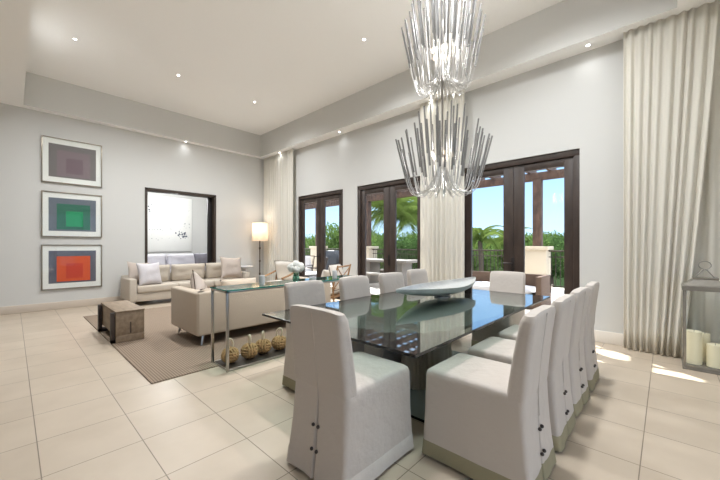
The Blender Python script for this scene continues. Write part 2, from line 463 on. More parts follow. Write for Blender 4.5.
def area(name, loc, rot, sx, sy, p, col=(1, 1, 1)):
    l = bpy.data.lights.new(name, 'AREA'); l.shape = 'RECTANGLE'; l.size = sx; l.size_y = sy; l.energy = p; l.color = col
    o = bpy.data.objects.new(name, l); COL.objects.link(o); o.location = loc; o.rotation_euler = rot
    return o
def portal(loc, rot, sx, sy):
    o = area('window_portal', loc, rot, sx, sy, 1); o.data.cycles.is_portal = True
for a, b, h in D: portal(((a + b) / 2, YB + .2, h / 2), (-PI / 2, 0, 0), b - a, h)
portal((XR + .2, -1.9, 1.55), (0, PI / 2, 0), 3.1, 3.0); portal((XR + .2, 2.0, 1.55), (0, PI / 2, 0), 3.1, 3.2)

# unseen lamp added to light the room beyond the opening
l = bpy.data.lights.new('room_beyond_fill_lamp', 'POINT'); l.energy = 38; l.color = (.96, .98, 1); l.shadow_soft_size = .3
lo = bpy.data.objects.new('room_beyond_fill_lamp', l); COL.objects.link(lo); lo.location = (-11.3, 3.4, 3.0)

# ------------------------------------------------------------------ artworks
def artwork(z0, z1, ground, mid, inner, lab):
    t = thing('framed_print', lab, 'picture', (XA, .95, z0), 0, 'stack of framed colour prints')
    h = z1 - z0; w = 1.04; y0 = -w / 2
    b = bmesh.new(); f = .022
    box(b, .002, .04, y0, y0 + f, 0, h, .003); box(b, .002, .04, y0 + w - f, y0 + w, 0, h, .003)
    box(b, .002, .04, y0 + f, y0 + w - f, 0, f, .003); box(b, .002, .04, y0 + f, y0 + w - f, h - f, h, .003)
    obj('frame', b, M['frame'], t)
    obj('mount', B(.004, .02, y0 + f, y0 + w - f, f, h - f), M['mattep'], t)
    m_ = .115
    p = obj('print', B(.02, .023, y0 + m_, y0 + w - m_, .135, h - .135), mat('print_ground', ground, .6), t)
    obj('colour_panel', B(.023, .025, y0 + .245, y0 + w - .22, .17, h - .26), mat('print_panel', mid, .6, var=.05, vscale=8), p)
    obj('inner_panel', B(.025, .027, y0 + .40, y0 + w - .35, .24, h - .42), mat('print_inner', inner, .6, var=.05, vscale=8), p)
    g = obj('glazing', B(.032, .035, y0 + f, y0 + w - f, f, h - f), M['glass'], t)
artwork(2.79, 3.79, (112, 106, 104), (124, 108, 112), (112, 92, 98), 'framed print of muted mauve rectangles, top of the three')
artwork(1.60, 2.60, (104, 110, 120), (44, 104, 84), (26, 142, 92), 'framed print of green rectangles on grey, middle of the three')
artwork(.44, 1.43, (92, 92, 104), (208, 82, 40), (196, 60, 36), 'framed print of orange red rectangles on grey, lowest of the three')

# white artwork in the room beyond
t = thing('abstract_canvas', 'large white canvas with scattered dark ink marks seen through the opening', 'painting', (X2, 3.2, 1.2))
cv = B(.005, .05, 0, 1.48, 0, 1.98, .004)
rnd = random.Random(3)
bm = cv; nf0 = len(cv.faces)
def blot(y, z, r, k=7):
    vs = [bm.verts.new((.052, y + r * rnd.uniform(.4, 1.2) * math.cos(2 * PI * i / k), z + r * rnd.uniform(.4, 1.2) * math.sin(2 * PI * i / k))) for i in range(k)]
    bm.faces.new(vs)
for i in range(26): blot(1.12 + rnd.gauss(0, .09), .62 + rnd.gauss(0, .075), rnd.uniform(.012, .04))
for i in range(16): blot(.08 + i * .05, .78 + rnd.uniform(-.02, .02) + i * .002, rnd.uniform(.006, .018))
for i in range(34): blot(rnd.uniform(.05, 1.4), rnd.uniform(.12, 1.9), rnd.uniform(.004, .014))
for i in range(14): blot(rnd.uniform(.04, .3), rnd.uniform(1.6, 1.85), rnd.uniform(.006, .02))
for i in range(8): blot(rnd.uniform(1.2, 1.42), rnd.uniform(.8, 1.05), rnd.uniform(.008, .02))
for _ in range(6): blot(.05 + rnd.uniform(0, .05), 1.35 + rnd.uniform(0, .25), .03)
bm.faces.ensure_lookup_table()
for k_, f in enumerate(bm.faces):
    if k_ >= nf0: f.material_index = 1
obj('canvas', bm, None, t, mats=[mat('white_canvas', (240, 240, 236), .8, var=.03, vscale=3), mat('grey_blue_ink', (92, 98, 112), .7)])

# sofa of the room beyond
def pillow(name, lab, m, w, h, d, loc, rot, cat='pillow', grp=None, corner=1.0, piping=None):
    t = thing(name, lab, cat, loc, 0, grp)
    b = bmesh.new(); cushion(b, w, h, d, .5, 16, None, corner)
    p = obj('pillow_cover', b, m, t, 80); p.rotation_euler = rot
    if piping:
        pts = []
        def e(u, v): return (u * w / 2 * (1 - corner * (1 - v * v) * .12), v * h / 2 * (1 - corner * (1 - u * u) * .12), 0)
        for k in range(10): pts.append(e(-1 + .2 * k, -1))
        for k in range(10): pts.append(e(1, -1 + .2 * k))
        for k in range(10): pts.append(e(1 - .2 * k, 1))
        for k in range(10): pts.append(e(-1, 1 - .2 * k))
        b = bmesh.new(); tube(b, pts, .007, 6, True); obj('piping', b, piping, p)
    return t

def make_sofa(name, lab, mt, L, Dp, H, arm, seat_h, ncush, loc, rz, leg_h=.15, back_t=.2, armh=None, group=None, seats=True, bh=.42):
    """local: length along X, faces +Y, back at -Y; origin at floor centre"""
    armh = armh or H
    t = thing(name, lab, 'sofa', loc, rz, group)
    obj('base_frame', B(-L / 2 + arm - .005, L / 2 - arm + .005, -Dp / 2 + back_t - .02, Dp / 2 - .02, leg_h, seat_h - .17, .012), mt, t)
    obj('back', B(-L / 2 + .012, L / 2 - .012, -Dp / 2, -Dp / 2 + back_t, leg_h, H, .03, 4), mt, t)
    for s in (-1, 1):
        x0, x1 = (-L / 2, -L / 2 + arm) if s < 0 else (L / 2 - arm, L / 2)
        obj('armrest', B(x0, x1, -Dp / 2 + .012, Dp / 2, leg_h, armh, .03, 4), mt, t)
    iw = (L - 2 * arm) / ncush
    for i in range(ncush):
        cx = -L / 2 + arm + iw * (i + .5)
        b = B(cx - iw / 2 + .004, cx + iw / 2 - .004, -Dp / 2 + back_t, Dp / 2 + .01, seat_h - .165, seat_h, .045, 4)
        for v in b.verts:
            if v.co.z > seat_h - .06: v.co.z += .02 * (1 - ((v.co.x - cx) / iw * 2) ** 2)
        obj('seat_cushion', b, mt, t)
        b = bmesh.new(); cushion(b, iw - .02, bh, .24, .28, 14, T(cx, -Dp / 2 + back_t + .12, seat_h + bh / 2 + .0, PI / 2 - .16, 0, 0))
        obj('back_cushion', b, mt, t, 80)
    for sx in (-1, 1):
        for sy in (-1, 1):
            b = bmesh.new(); X = sx * (L / 2 - .12); Y = sy * (Dp / 2 - .1)
            tube(b, [(X, Y, leg_h), (X + sx * .03, Y + sy * .02, 0.006)], .016, 8, radii=[.024, .013])
            obj('leg', b, M['chrome'], t)
    return t

# sofa against the picture wall (faces +X)
SOFA_LEN = 2.95
make_sofa('sofa', 'long beige linen sofa with three seats against the picture wall', M['sofa'], SOFA_LEN, .92, .68, .15, .47, 3, (-9.33, 1.82 + SOFA_LEN / 2, 0), -PI / 2, .11, .16, .64, bh=.45)
# sofa with its back to the console (faces -X)
make_sofa('sofa', 'tan linen sofa with its flat back to the glass console table', M['sofad'], 2.45, 1.08, .75, .16, .44, 2, (-5.19, 1.72 + 1.225, .008), PI / 2, .15, .2, .75, bh=.32)
# sofa in the room beyond (faces +X)
make_sofa('sofa', 'white sofa in the room beyond the dark framed opening', M['pwhite'], 3.4, .95, .98, .15, .62, 3, (-12.2, 4.1, 0), -PI / 2, .12, .18, .9, bh=.52)

pillow('throw_pillow', 'pale grey throw pillow leaning at the left arm of the wall sofa', M['pgrey'], .56, .56, .2, (-9.05, 2.26, .73), (PI / 2 - .25, 0, PI / 2 + .28), grp='pillows on the sofas')
pillow('throw_pillow', 'taupe throw pillow half hidden behind the pale grey one', M['ptaupe'], .52, .52, .12, (-9.32, 2.1, .76), (PI / 2 - .25, .1, PI / 2 + .28), grp='pillows on the sofas')
pillow('throw_pillow', 'large taupe throw pillow at the right end of the wall sofa', M['ptaupe'], .68, .62, .2, (-9.0, 4.26, .79), (PI / 2 - .22, 0.06, PI / 2 + .1), grp='pillows on the sofas')
pillow('throw_pillow', 'charcoal grey pillow on the white sofa beyond the opening', M['pdark'], .52, .46, .18, (-11.75, 4.5, .92), (PI / 2 - .2, 0, PI / 2), grp='pillows on the sofas')
pillow('throw_pillow', 'taupe throw pillow with a raised corner on the tan sofa', M['ptaupe'], .5, .5, .18, (-5.36, 2.03, .69), (PI / 2 - .35, .62, PI * .75), grp='pillows on the sofas', piping=M['piping'])
pillow('bolster_pillow', 'rounded tan bolster pillow resting against the back of the tan sofa', M['sofad'], .62, .34, .26, (-5.08, 2.55, .70), (PI / 2 - .3, 0, PI / 2), grp=None, corner=.3)

# white side table with grey bowl right of the opening
t = thing('side_table', 'small white side table against the wall right of the opening', 'side table', (-9.6, 4.95, 0))
t.location = (-9.58, 5.0, 0)
b = bmesh.new(); lathe(b, [(.2, .0), (.2, .02), (.04, .05), (.035, .7), (.2, .74), (.22, .75), (.22, .78), (.2, .785)], 24); 
obj('pedestal', b, M['frosted'], t)

# ------------------------------------------------------------------ rug, bench table
o = obj('area_rug', B(-8.38, -3.8, .965, 4.9, 0.0, .012, .003), M['rug']); tag(o, 'flat woven tan area rug under the sofas and bench table', 'rug')
t = thing('bench_coffee_table', 'low weathered oak block coffee table with dark iron brackets on the rug', 'coffee table', (-6.27, 1.16, .012))
b = bmesh.new(); box(b, -.56, .56, -.15, .2, .1, .435, .006); obj('body', b, M['cwood'], t)
b = bmesh.new(); box(b, -.565, .57, -.155, .205, .432, .452, .006); obj('tabletop', b, M['cwood'], t)
for x in (-.52, .45):
    b = bmesh.new(); box(b, x, x + .09, -.2, -.152, 0, .43, .004); box(b, x, x + .09, -.2, .16, 0, .05, .004)
    obj('leg', b, M['cwoodd'], t)
obj('foot_panel', B(.46, .565, -.15, .2, 0, .1, .004), M['cwood'], t)
b = bmesh.new(); box(b, .561, .566, .02, .035, .12, .28); obj('iron_strap', b, M['cwoodd'], t)

# ------------------------------------------------------------------ console table
CX0, CX1, CY0, CY1, CH = -3.98, -3.53, 1.62, 3.86, .91
t = thing('console_table', 'long glass topped console table with slim steel frame behind the tan sofa', 'console table', (0, 0, 0))
t.location = ((CX0 + CX1) / 2, (CY0 + CY1) / 2, 0)
hx, hy = (CX1 - CX0) / 2, (CY1 - CY0) / 2
b = B(-hx, hx, -hy, hy, CH - .014, CH); g = obj('glass_top', b, M['cglass'], t, mats=[M['cglass'], M['cedge']])
for p in g.data.polygons:
    if abs(p.normal.z) < .5: p.material_index = 1
b = bmesh.new(); s = .028
for sy in (-1, 1):
    y = sy * (hy - s / 2 - .005)
    for sx in (-1, 1): box(b, sx * (hx - s) - (s if sx > 0 else 0) + (s if sx > 0 else 0) - s / 2, sx * (hx - s) + s / 2, y - s / 2, y + s / 2, .0, CH - .015, .002)
    box(b, -hx + s / 2, hx - s / 2, y - s / 2, y + s / 2, CH - .037, CH - .015, .002)
for sx in (-1, 1):
    x = sx * (hx - s); box(b, x - s / 2, x + s / 2, -hy + s, hy - s, CH - .037, CH - .015, .002)
    box(b, x - s / 2, x + s / 2, -hy + s, hy - s, 0, .022, .002)
for sy in (-1, 1): box(b, -hx + s, hx - s, sy * (hy - s) - .005, sy * (hy - s) + .005, 0, .022, .002)
obj('frame', b, M['chrome'], t)
obj('lower_shelf', B(-hx + 1.5 * s, hx - 1.5 * s, -hy + 1.4 * s, hy - 1.4 * s, .004, .02), M['shelf'], t)

def knot_ball(loc, rz, lab, first=[None]):
    if first[0]: return dup(first[0], loc, rz, lab)
    t = thing('rope_knot_ball', lab, 'rope ball', loc, rz, 'knotted rope balls under the console')
    R = .085; b = bmesh.new()
    bmesh.ops.create_icosphere(b, subdivisions=2, radius=R * .9, matrix=Matrix.Translation((0, 0, R)))
    for ax in range(3):
        for k in (-1, 0, 1):
            off = k * .031; rr = math.sqrt(R * R - off * off); pts = []
            for i in range(28):
                a = 2 * PI * i / 28; wv = 1.02 + .07 * math.cos(2 * a + ax * PI / 2 * 2)
                c = [0, 0, 0]; c[ax] = off; c[(ax + 1) % 3] = rr * wv * math.cos(a); c[(ax + 2) % 3] = rr * wv * math.sin(a)
                pts.append(Vector(c) + Vector((0, 0, R + .008)))
            tube(b, pts, .0145, 8, True)
    bb = obj('knot', b, M['rope'], t, 60)
    b = bmesh.new(); pts = []
    for i in range(18):
        a = -PI * .42 + (2 * PI - .16 * PI) * i / 17
        pts.append((.044 * math.cos(a - PI / 2 + PI * .5) * .9, .0, 2 * R + .055 + .058 * math.sin(a - PI * .08)))
    tube(b, pts, .0125, 7, True); lp = obj('rope_loop', b, M['ropel'], t, 60); lp.rotation_euler = (.0, .0, .5 + len(COL.objects) % 3)
    first[0] = t; return t
for i, (x, y, rz, s) in enumerate([(-3.76, 1.765, .3, 'jute rope knot ball on the console shelf, closest to the steel leg'),
                      (-3.74, 2.0, 1.4, 'jute rope knot ball with a tilted loop, second along the console shelf'),
                      (-3.78, 2.21, .9, 'jute rope knot ball in the middle of the row on the console shelf'),
                      (-3.76, 2.44, 2.2, 'jute rope knot ball, fourth along the console shelf from the near leg'),
                      (-3.77, 2.67, .2, 'jute rope knot ball partly hidden by the dining chair, farthest along the shelf')]):
    k = knot_ball((x, y, .02), rz, s)

# console ornaments
def votive(x, y, h, r, lab, m):
    t = thing('candle_holder', lab, 'candle holder', (x, y, CH), 0, 'candle holders on the console')
    b = bmesh.new(); lathe(b, [(r * .96, 0), (r, .005), (r, h), (r * .86, h), (r * .84, h - .02), (.001, h - .022)], 24); obj('cup', b, m, t)
votive(-3.74, 2.17, .115, .036, 'grey white cylinder candle holder on the near half of the console', M['frosted'])
votive(-3.67, 2.93, .05, .05, 'low pale candle holder just right of the flower vase', M['frosted'])
votive(-3.7, 3.38, .115, .036, 'grey white cylinder candle holder near the far end of the console', M['frosted'])
t = thing('flower_vase', 'small clear glass vase of white hydrangeas on the console', 'vase', (-3.72, 2.68, CH))
b = bmesh.new(); lathe(b, [(.03, 0), (.045, .01), (.05, .05), (.035, .1), (.04, .12), (.036, .12), (.031, .1), (.045, .05), (.04, .014), (.001, .012)], 24)
obj('vase_body', b, M['cglass'], t)
b = bmesh.new(); rr = random.Random(5)
for i in range(7):
    a = i * .9; tube(b, [(0, 0, .02), (.02 * math.cos(a), .02 * math.sin(a), .1), (.06 * math.cos(a), .06 * math.sin(a), .17)], .003, 5)
obj('stems', b, M['leaf'], t)
for cx, cy, cz, R in ((-.02, -.06, .19, .062), (.03, .05, .20, .062), (0, 0, .235, .06), (-.03, .09, .175, .05), (.05, -.03, .17, .05)):
    b = bmesh.new()
    for i in range(110):
        d = Vector((rr.gauss(0, 1), rr.gauss(0, 1), rr.gauss(0, 1))).normalized(); p = Vector((cx, cy, cz)) + d * R * rr.uniform(.8, 1)
        q = d.orthogonal().normalized(); w = d.cross(q); s = .014
        c = [p + (q * math.cos(k * PI / 2 + i) + w * math.sin(k * PI / 2 + i)) * s + d * (.004 if k % 2 else 0) for k in range(4)]
        b.faces.new([b.verts.new(v) for v in c])
    bmesh.ops.create_icosphere(b, subdivisions=2, radius=R * .82, matrix=Matrix.Translation((cx, cy, cz)))
    obj('flower_head', b, M['petal'], t)

# ------------------------------------------------------------------ floor lamp
t = thing('floor_lamp', 'lit floor lamp with white drum shade in the far corner by the curtain', 'lamp', (-9.28, 5.31, 0))
b = bmesh.new(); lathe(b, [(.15, 0), (.15, .02), (.03, .035)], 28); obj('base', b, M['darkmetal'], t)
b = bmesh.new(); tube(b, [(0, 0, .03), (0, 0, 1.7)], .017, 10); 
for z in (.5, .9, 1.3): lathe(b, [(.02, z), (.028, z + .01), (.028, z + .06), (.02, z + .07)], 12)
obj('pole', b, M['piping'], t)
b = bmesh.new(); n = 40; r0, r1 = .24, .23
loft(b, [[(r * math.cos(2 * PI * k / n), r * math.sin(2 * PI * k / n), z) for k in range(n)] for r, z in ((r0, 1.56), (r1, 2.12), (r1 - .004, 2.12), (r0 - .004, 1.56), (r0, 1.56))], False, False)
obj('lamp_shade', b, M['shade'], t)
b = bmesh.new(); lathe(b, [(.001, 1.74), (.03, 1.76), (.04, 1.8), (.028, 1.86), (.001, 1.88)], 16); obj('light_bulb', b, M['bulb'], t)
l = bpy.data.lights.new('lamp_light', 'POINT'); l.energy = 3.6; l.color = (1, .9, .8); l.shadow_soft_size = .1
lo = bpy.data.objects.new('lamp_light', l); COL.objects.link(lo); lo.parent = t; lo.location = (0, 0, 1.95)

# ------------------------------------------------------------------ lounge chairs by the doors
def lounge(loc, rz, lab, first=[None]):
    if first[0]: return dup(first[0], loc, rz, lab)
    t = thing('lounge_chair', lab, 'armchair', loc, rz, 'honey wood lounge chairs by the glass doors')
    for s in (-1, 1):
        b = bmesh.new(); x = s * .34
        tube(b, [(x, .32, 0), (x, .34, .56)], .02, 8); tube(b, [(x, -.34, 0), (x, -.30, .5), (x, -.42, .98)], .02, 8)
        tube(b, bezier((x, .38, .56), (x, .1, .6), (x, -.1, .64), (x, -.37, .72)), .026, 8)
        obj('side_frame', b, M['twood'], t)
    b = bmesh.new(); box(b, -.34, .34, -.3, .34, .27, .31, .005); obj('seat_frame', b, M['twood'], t)
    b = bmesh.new(); tube(b, [(-.34, -.41, .95), (.34, -.41, .95)], .018, 8)
    tube(b, [(-.33, -.33, .5), (.33, -.41, .93)], .012, 6); tube(b, [(.33, -.33, .5), (-.33, -.41, .93)], .012, 6); tube(b, [(-.33, -.32, .48), (.33, -.32, .48)], .015, 6)
    obj('crossed_back_frame', b, M['twood'], t)
    b = bmesh.new(); cushion(b, .62, .62, .14, .25, 12, T(0, .03, .385)); obj('seat_cushion', b, M['cream'], t, 80)
    b = bmesh.new(); mt = T(0, -.245, .71, PI / 2 - .24 + PI, 0, 0); cushion(b, .6, .56, .14, .3, 12, mt); c = obj('back_cushion', b, M['cream'], t, 80)
    b = bmesh.new(); pts = [mt @ Vector(p) for p in ((-.3, -.28, 0), (.3, -.28, 0), (.3, .28, 0), (-.3, .28, 0))]
    pp = []
    for i in range(4):
        for k in range(6): pp.append(pts[i].lerp(pts[(i + 1) % 4], k / 6))
    tube(b, pp, .008, 6, True); obj('piping', b, M['piping'], c)
    first[0] = t; return t
lounge((-7.69, 5.0, .0), PI * 1.12, 'wooden armchair with cream piped cushion beside the far curtain')
lounge((-5.6, 4.9, .0), PI * .62, 'wooden armchair with crossed back frame between the two farther doors')
pillow('throw_pillow', 'white throw pillow on the armchair between the two farther doors', M['cream'], .48, .42, .15, (-5.67, 4.92, .68), (PI / 2 - .3, 0, PI * .62 + PI), grp='pillows on the sofas')

# ------------------------------------------------------------------ curtains
def curtain(x0, x1, y, z0, z1, folds, amp, lab, seed, x1b=None, shrink=0, dxb=0):
    rnd = random.Random(seed); n = folds * 12; rows = 16; bm = bmesh.new(); g = []
    ph = [rnd.uniform(-.5, .5) for _ in range(folds + 2)]; am = [rnd.uniform(.55, 1.15) for _ in range(folds + 2)]
    for j in range(rows + 1):
        t = j / rows; z = z1 + (z0 - z1) * t; r = []
        for i in range(n + 1):
            u = i / n; f = u * folds; k = int(f); fr = f - k
            a = am[k] * (1 - fr) + am[k + 1] * fr; p = ph[k] * (1 - fr) + ph[k + 1] * fr
            w = math.sin(2 * PI * (f + p * .35) + .07 * math.sin(2.2 * t + ph[k] * 6))
            sharp = abs(w) ** .8 * (1 if w > 0 else -1)
            yy = y + amp * a * (.6 + .35 * t) * sharp
            xe = x1 + ((x1b if x1b is not None else x1) - x1) * t ** 1.15
            xx = x0 + (xe - x0) * u
            r.append(bm.verts.new((xx, yy, z)))
        g.append(r)
    for j in range(rows):
        for i in range(n): bm.faces.new((g[j][i], g[j][i + 1], g[j + 1][i + 1], g[j + 1][i]))
    o = obj('curtain_panel', bm, M['curtain'], None, 180)
    s = o.modifiers.new('thick', 'SOLIDIFY'); s.thickness = .003; s.offset = 0
    tag(o, lab, 'curtain', 'floor length cream curtains'); return o
curtain(-9.74, -8.08, YB - .13, .012, ZS, 13, .034, 'cream curtain in the far corner behind the floor lamp', 1)
curtain(-3.68, -2.72, YB - .14, .012, ZS, 9, .034, 'cream curtain between the two nearer glass doors behind the chandelier', 2)
curtain(-.42, .46, YB - .17, .012, ZS, 9, .036, 'cream curtain hanging in front left of the metal lantern', 3, x1b=.16)
curtain(.1, 2.3, YB - .075, .012, ZS, 13, .026, 'cream curtain behind the metal lantern at the right edge', 4)

# ------------------------------------------------------------------ lantern
t = thing('metal_lantern', 'large galvanised metal lantern with glass sides on the floor by the right curtain', 'lantern', (.325, 5.42, 0))
w = .185; b = bmesh.new()
box(b, -w, w, -w, w, .0, .02, .003); box(b, -w + .01, w - .01, -w + .01, w - .01, .02, .055, .004); obj('base', b, M['lantern'], t)
b = bmesh.new()
for sx in (-1, 1):
    for sy in (-1, 1): box(b, sx * (w - .02) - .01, sx * (w - .02) + .01, sy * (w - .02) - .01, sy * (w - .02) + .01, .05, .9, .002)
obj('corner_posts', b, M['lantern'], t)
b = bmesh.new()
def sq(h, z): return [(-h, -h, z), (h, -h, z), (h, h, z), (-h, h, z)]
loft(b, [sq(w - .01, .895), sq(w + .005, .9), sq(w + .005, .945), sq(w - .02, .955), sq(w - .085, 1.02), sq(w - .08, 1.04), sq(.02, 1.045)])
obj('lid', b, M['lantern'], t, 20)
b = bmesh.new(); tube(b, [(-.075, 0, 1.04), (-.02, 0, 1.12), (0, 0, 1.135), (.02, 0, 1.12), (.075, 0, 1.04)], .006, 6)
tube(b, [(.05 * math.cos(a), 0, 1.18 + .045 * math.sin(a)) for a in [2 * PI * k / 20 for k in range(20)]], .005, 6, True); obj('handle', b, M['lantern'], t)
b = bmesh.new(); e = w - .02
for s in (-1, 1):
    box(b, s * e - .0015, s * e + .0015, -e + .01, e - .01, .055, .895); box(b, -e + .01, e - .01, s * e - .0015, s * e + .0015, .055, .895)
obj('glass_panels', b, M['glass'], t)
def candle(x, y, h, r, lab):
    t = thing('pillar_candle', lab, 'candle', (x, y, .056), 0, 'pillar candles in the lantern')
    b = bmesh.new(); lathe(b, [(r, 0), (r, h - .006), (r - .006, h), (r - .02, h - .004), (.001, h - .012)], 28); obj('wax', b, M['candle'], t)
    b = bmesh.new(); tube(b, [(0, 0, h - .012), (.002, 0, h + .012)], .002, 5); obj('wick', b, M['wick'], t)
candle(.235, 5.36, .37, .068, 'tallest ivory pillar candle at the left inside the lantern')
candle(.33, 5.515, .33, .045, 'slim ivory pillar candle at the back inside the lantern')
candle(.40, 5.35, .25, .068, 'short wide ivory pillar candle at the right inside the lantern')

# ------------------------------------------------------------------ dining table
TX0, TX1, TY0, TY1, TH = -2.68, -1.03, 1.555, 4.50, .785
tcx, tcy = (TX0 + TX1) / 2, (TY0 + TY1) / 2
t = thing('dining_table', 'large rectangular glass dining table on a flared metal pedestal', 'dining table', (tcx, tcy, 0))
hx, hy = (TX1 - TX0) / 2, (TY1 - TY0) / 2
g = obj('glass_top', B(-hx, hx, -hy, hy, TH - .019, TH, .002, 1), M['tglass'], t, mats=[M['tglass'], M['tedge']])
for p in g.data.polygons:
    if abs(p.normal.z) < .9: p.material_index = 1
b = bmesh.new(); rings = []; n = 192
for z, ax, ay in ((.022, .20, .40), (.1, .17, .36), (.3, .16, .34), (.42, .18, .38), (.5, .23, .5), (.56, .32, .7), (.61, .44, .88), (.66, .56, 1.02), (.71, .65, 1.12), (.762, .70, 1.18)):
    r = []
    for k in range(n):
        a = 2 * PI * k / n; c, s = math.cos(a), math.sin(a); p = 2 / 3.2
        x = ax * abs(c) ** p * (1 if c > 0 else -1); y = ay * abs(s) ** p * (1 if s > 0 else -1)
        fl = 1 + .022 * (math.cos(a * 24) + .4 * math.sin(a * 11 + 1))
        r.append((x * fl, y * fl, z))
    rings.append(r)
loft(b, rings); obj('pedestal', b, M['pewter'], t, 60)
g = obj('base_plate', B(-.72, .72, -.75 - 0.05, .95, 0, .022, .002, 1), M['plate'], t, mats=[M['plate'], M['tedge']])
for p in g.data.polygons:
    if abs(p.normal.z) < .9: p.material_index = 1

# bowl
t = thing('boat_bowl', 'long pointed silver boat shaped bowl on the glass dining table', 'bowl', (-1.97, 3.56, TH))
b = bmesh.new(); prof = []; nu = 30; L = 1.86
rings = []
for i in range(nu + 1):
    u = -1 + 2 * i / nu; y = u * L / 2
    hw = .265 * (1 - abs(u) ** 1.7) + .004; zr = .145 + .035 * abs(u) ** 1.6; zb = .035 + (zr - .03 - .035) * abs(u) ** 1.6
    r = []
    for k in range(9):
        a = -PI / 2 + PI * k / 8; r.append((hw * math.sin(a), y, zr - (zr - zb) * math.cos(a) ** .8 if math.cos(a) > 1e-6 else zr))
    ti = .012
    for k in range(9):
        a = PI / 2 - PI * k / 8; c = max(0, math.cos(a)); r.append(((hw - min(ti, hw * .5)) * math.sin(a), y, zr - .001 - max(0, (zr - zb - .012)) * c ** .8))
    rings.append(r)
loft(b, rings); obj('bowl_body', b, M['silver'], t, 60)
b = bmesh.new(); lathe(b, [(.1, 0.001), (.1, .008), (.07, .02), (.075, .048)], 28); o = obj('foot', b, M['silver'], t); o.scale = (.8, 1.4, 1)

# ------------------------------------------------------------------ slip-covered dining chairs
def rrect(hx, y0, y1, r, seed, z, wob, pleat=0, nb=40):
    """ring of a rounded rectangle, dense along the back edge (y0)"""
    pts = []
    def arc(cx, cy, a0, a1, n=5):
        for i in range(n):
            a = a0 + (a1 - a0) * i / n; pts.append([cx + r * math.cos(a), cy + r * math.sin(a)])
    def line(ax, ay, bx, by, n):
        for i in range(n):
            t = i / n; pts.append([ax + (bx - ax) * t, ay + (by - ay) * t])
    arc(-hx + r, y0 + r, PI, 1.5 * PI); 
    for i in range(nb):
        t = i / nb; t2 = .5 + .5 * (abs(2 * t - 1) ** 1.7) * (1 if t > .5 else -1)
        x = -hx + r + (2 * hx - 2 * r) * t2; y = y0
        if pleat: y += pleat * math.exp(-(x / .007) ** 2)
        pts.append([x, y])
    arc(hx - r, y0 + r, 1.5 * PI, 2 * PI); line(hx, y0 + r, hx, y1 - r, 12)
    arc(hx - r, y1 - r, 0, .5 * PI); line(hx - r, y1, -hx + r, y1, 12)
    arc(-hx + r, y1 - r, .5 * PI, PI); line(-hx, y1 - r, -hx, y0 + r, 12)
    out = []
    for x, y in pts:
        d = 1 + wob * noise.noise(Vector((x * 7 + seed, y * 7, z * 1.6)))
        out.append((x * d, y * d, z))
    return out

def make_chair(lab, band_mat, seed, loc, rz, group):
    t = thing('dining_chair', lab, 'chair', loc, rz, group)
    # skirt + seat
    def back_y(z):   # outer back profile of the cover
        if z < .55: return -.295 - .045 * ((.55 - z) / .55) ** 1.5
        return -.295 - .05 * ((z - .55) / .48) ** 1.3
    b = bmesh.new(); rings = []
    for z, hx, y1, r in ((.115, .257, .335, .025), (.2, .255, .334, .025), (.3, .252, .332, .03), (.4, .25, .33, .03), (.5, .248, .328, .035),
                         (.545, .247, .327, .035), (.567, .243, .322, .04), (.579, .234, .310, .045), (.584, .21, .285, .05)):
        y0 = back_y(z) if z < .56 else back_y(.56) + (z - .56) * .8
        wob = .035 * max(0, (.5 - z) / .4)
        rings.append(rrect(hx, y0, y1, r, seed, z, wob, .045 * (1 if z < .36 else max(0, (.45 - z) / .09)) if z < .45 else 0))
    rings.append([(x * .55, y * .55 - .02, .590) for x, y, z in rings[-1]]); rings.append([(x * .15, y * .15, .592) for x, y, z in rings[-1]])
    loft(b, rings, False, True); obj('seat_cover', b, M['slip'], t, 50)
    # hem band
    b = bmesh.new(); rings = []
    for z, hx, y1 in ((.022, .262, .341), (.115, .2585, .3365), (.118, .256, .334)):
        rings.append(rrect(hx, back_y(z) - .001, y1, .025, seed, z, .045, .05))
    loft(b, rings, False, False); obj('hem_band', b, band_mat, t, 50)
    # backrest
    b = bmesh.new(); rings = []
    zs = [.50, .54, .58, .64, .74, .84, .93, .985, 1.01, 1.024, 1.03]
    for z in zs:
        k = max(0, (z - .985) / .045); th = .11 - .03 * (z - .5) / .5
        y0 = back_y(z) - (.004 if z > .57 else -.002); hx = .2455 - .004 * (z - .5) / .5
        rd = min(.028, th / 2 - .005); sh = .012 * k * k
        rr_ = rrect(hx - sh, y0 + sh, y0 + th - sh, min(rd, (th - 2 * sh) / 2 - .004), seed + 3, z, .012, 0, 20)
        rr_ = [(x, y, zz - (.012 * (abs(x) / .24) ** 4 if z > 1.0 else 0) ) for x, y, zz in rr_]
        rings.append(rr_)
    loft(b, rings); obj('back_cover', b, M['slip'], t, 50)
    # centre seam down the back
    b = bmesh.new(); tube(b, [(0, back_y(z) - .004, z) for z in (.40, .48, .55, .65, .75, .85, .95, 1.01)], .0028, 5); obj('back_seam', b, M['slip'], t)
    for z in (.33, .19):
        for s in (-1, 1):
            b = bmesh.new(); bmesh.ops.create_uvsphere(b, u_segments=10, v_segments=8, radius=.011, matrix=Matrix.Translation((s * .022, back_y(z) - .007, z))); obj('button', b, M['button'], t)
    for sx in (-1, 1):
        for sy in (-1, 1):
            X = sx * .215; Y = .27 if sy > 0 else -.27
            b = B(X - .02, X + .02, Y - .02, Y + .02, 0, .12, .003); obj('leg', b, M['darkfoot'], t)
    return t
H_ = 'slip-covered chairs around the glass dining table'
c_near = make_chair('off white slip-covered chair at the near end of the table, its back to the viewer', M['slip'], 1.3, (-1.522, 1.55, 0), 0, H_)
c0 = make_chair('slip-covered chair nearest the viewer on the right side of the table', M['band'], 5.1, (-.85, 2.13, 0), PI / 2, H_)
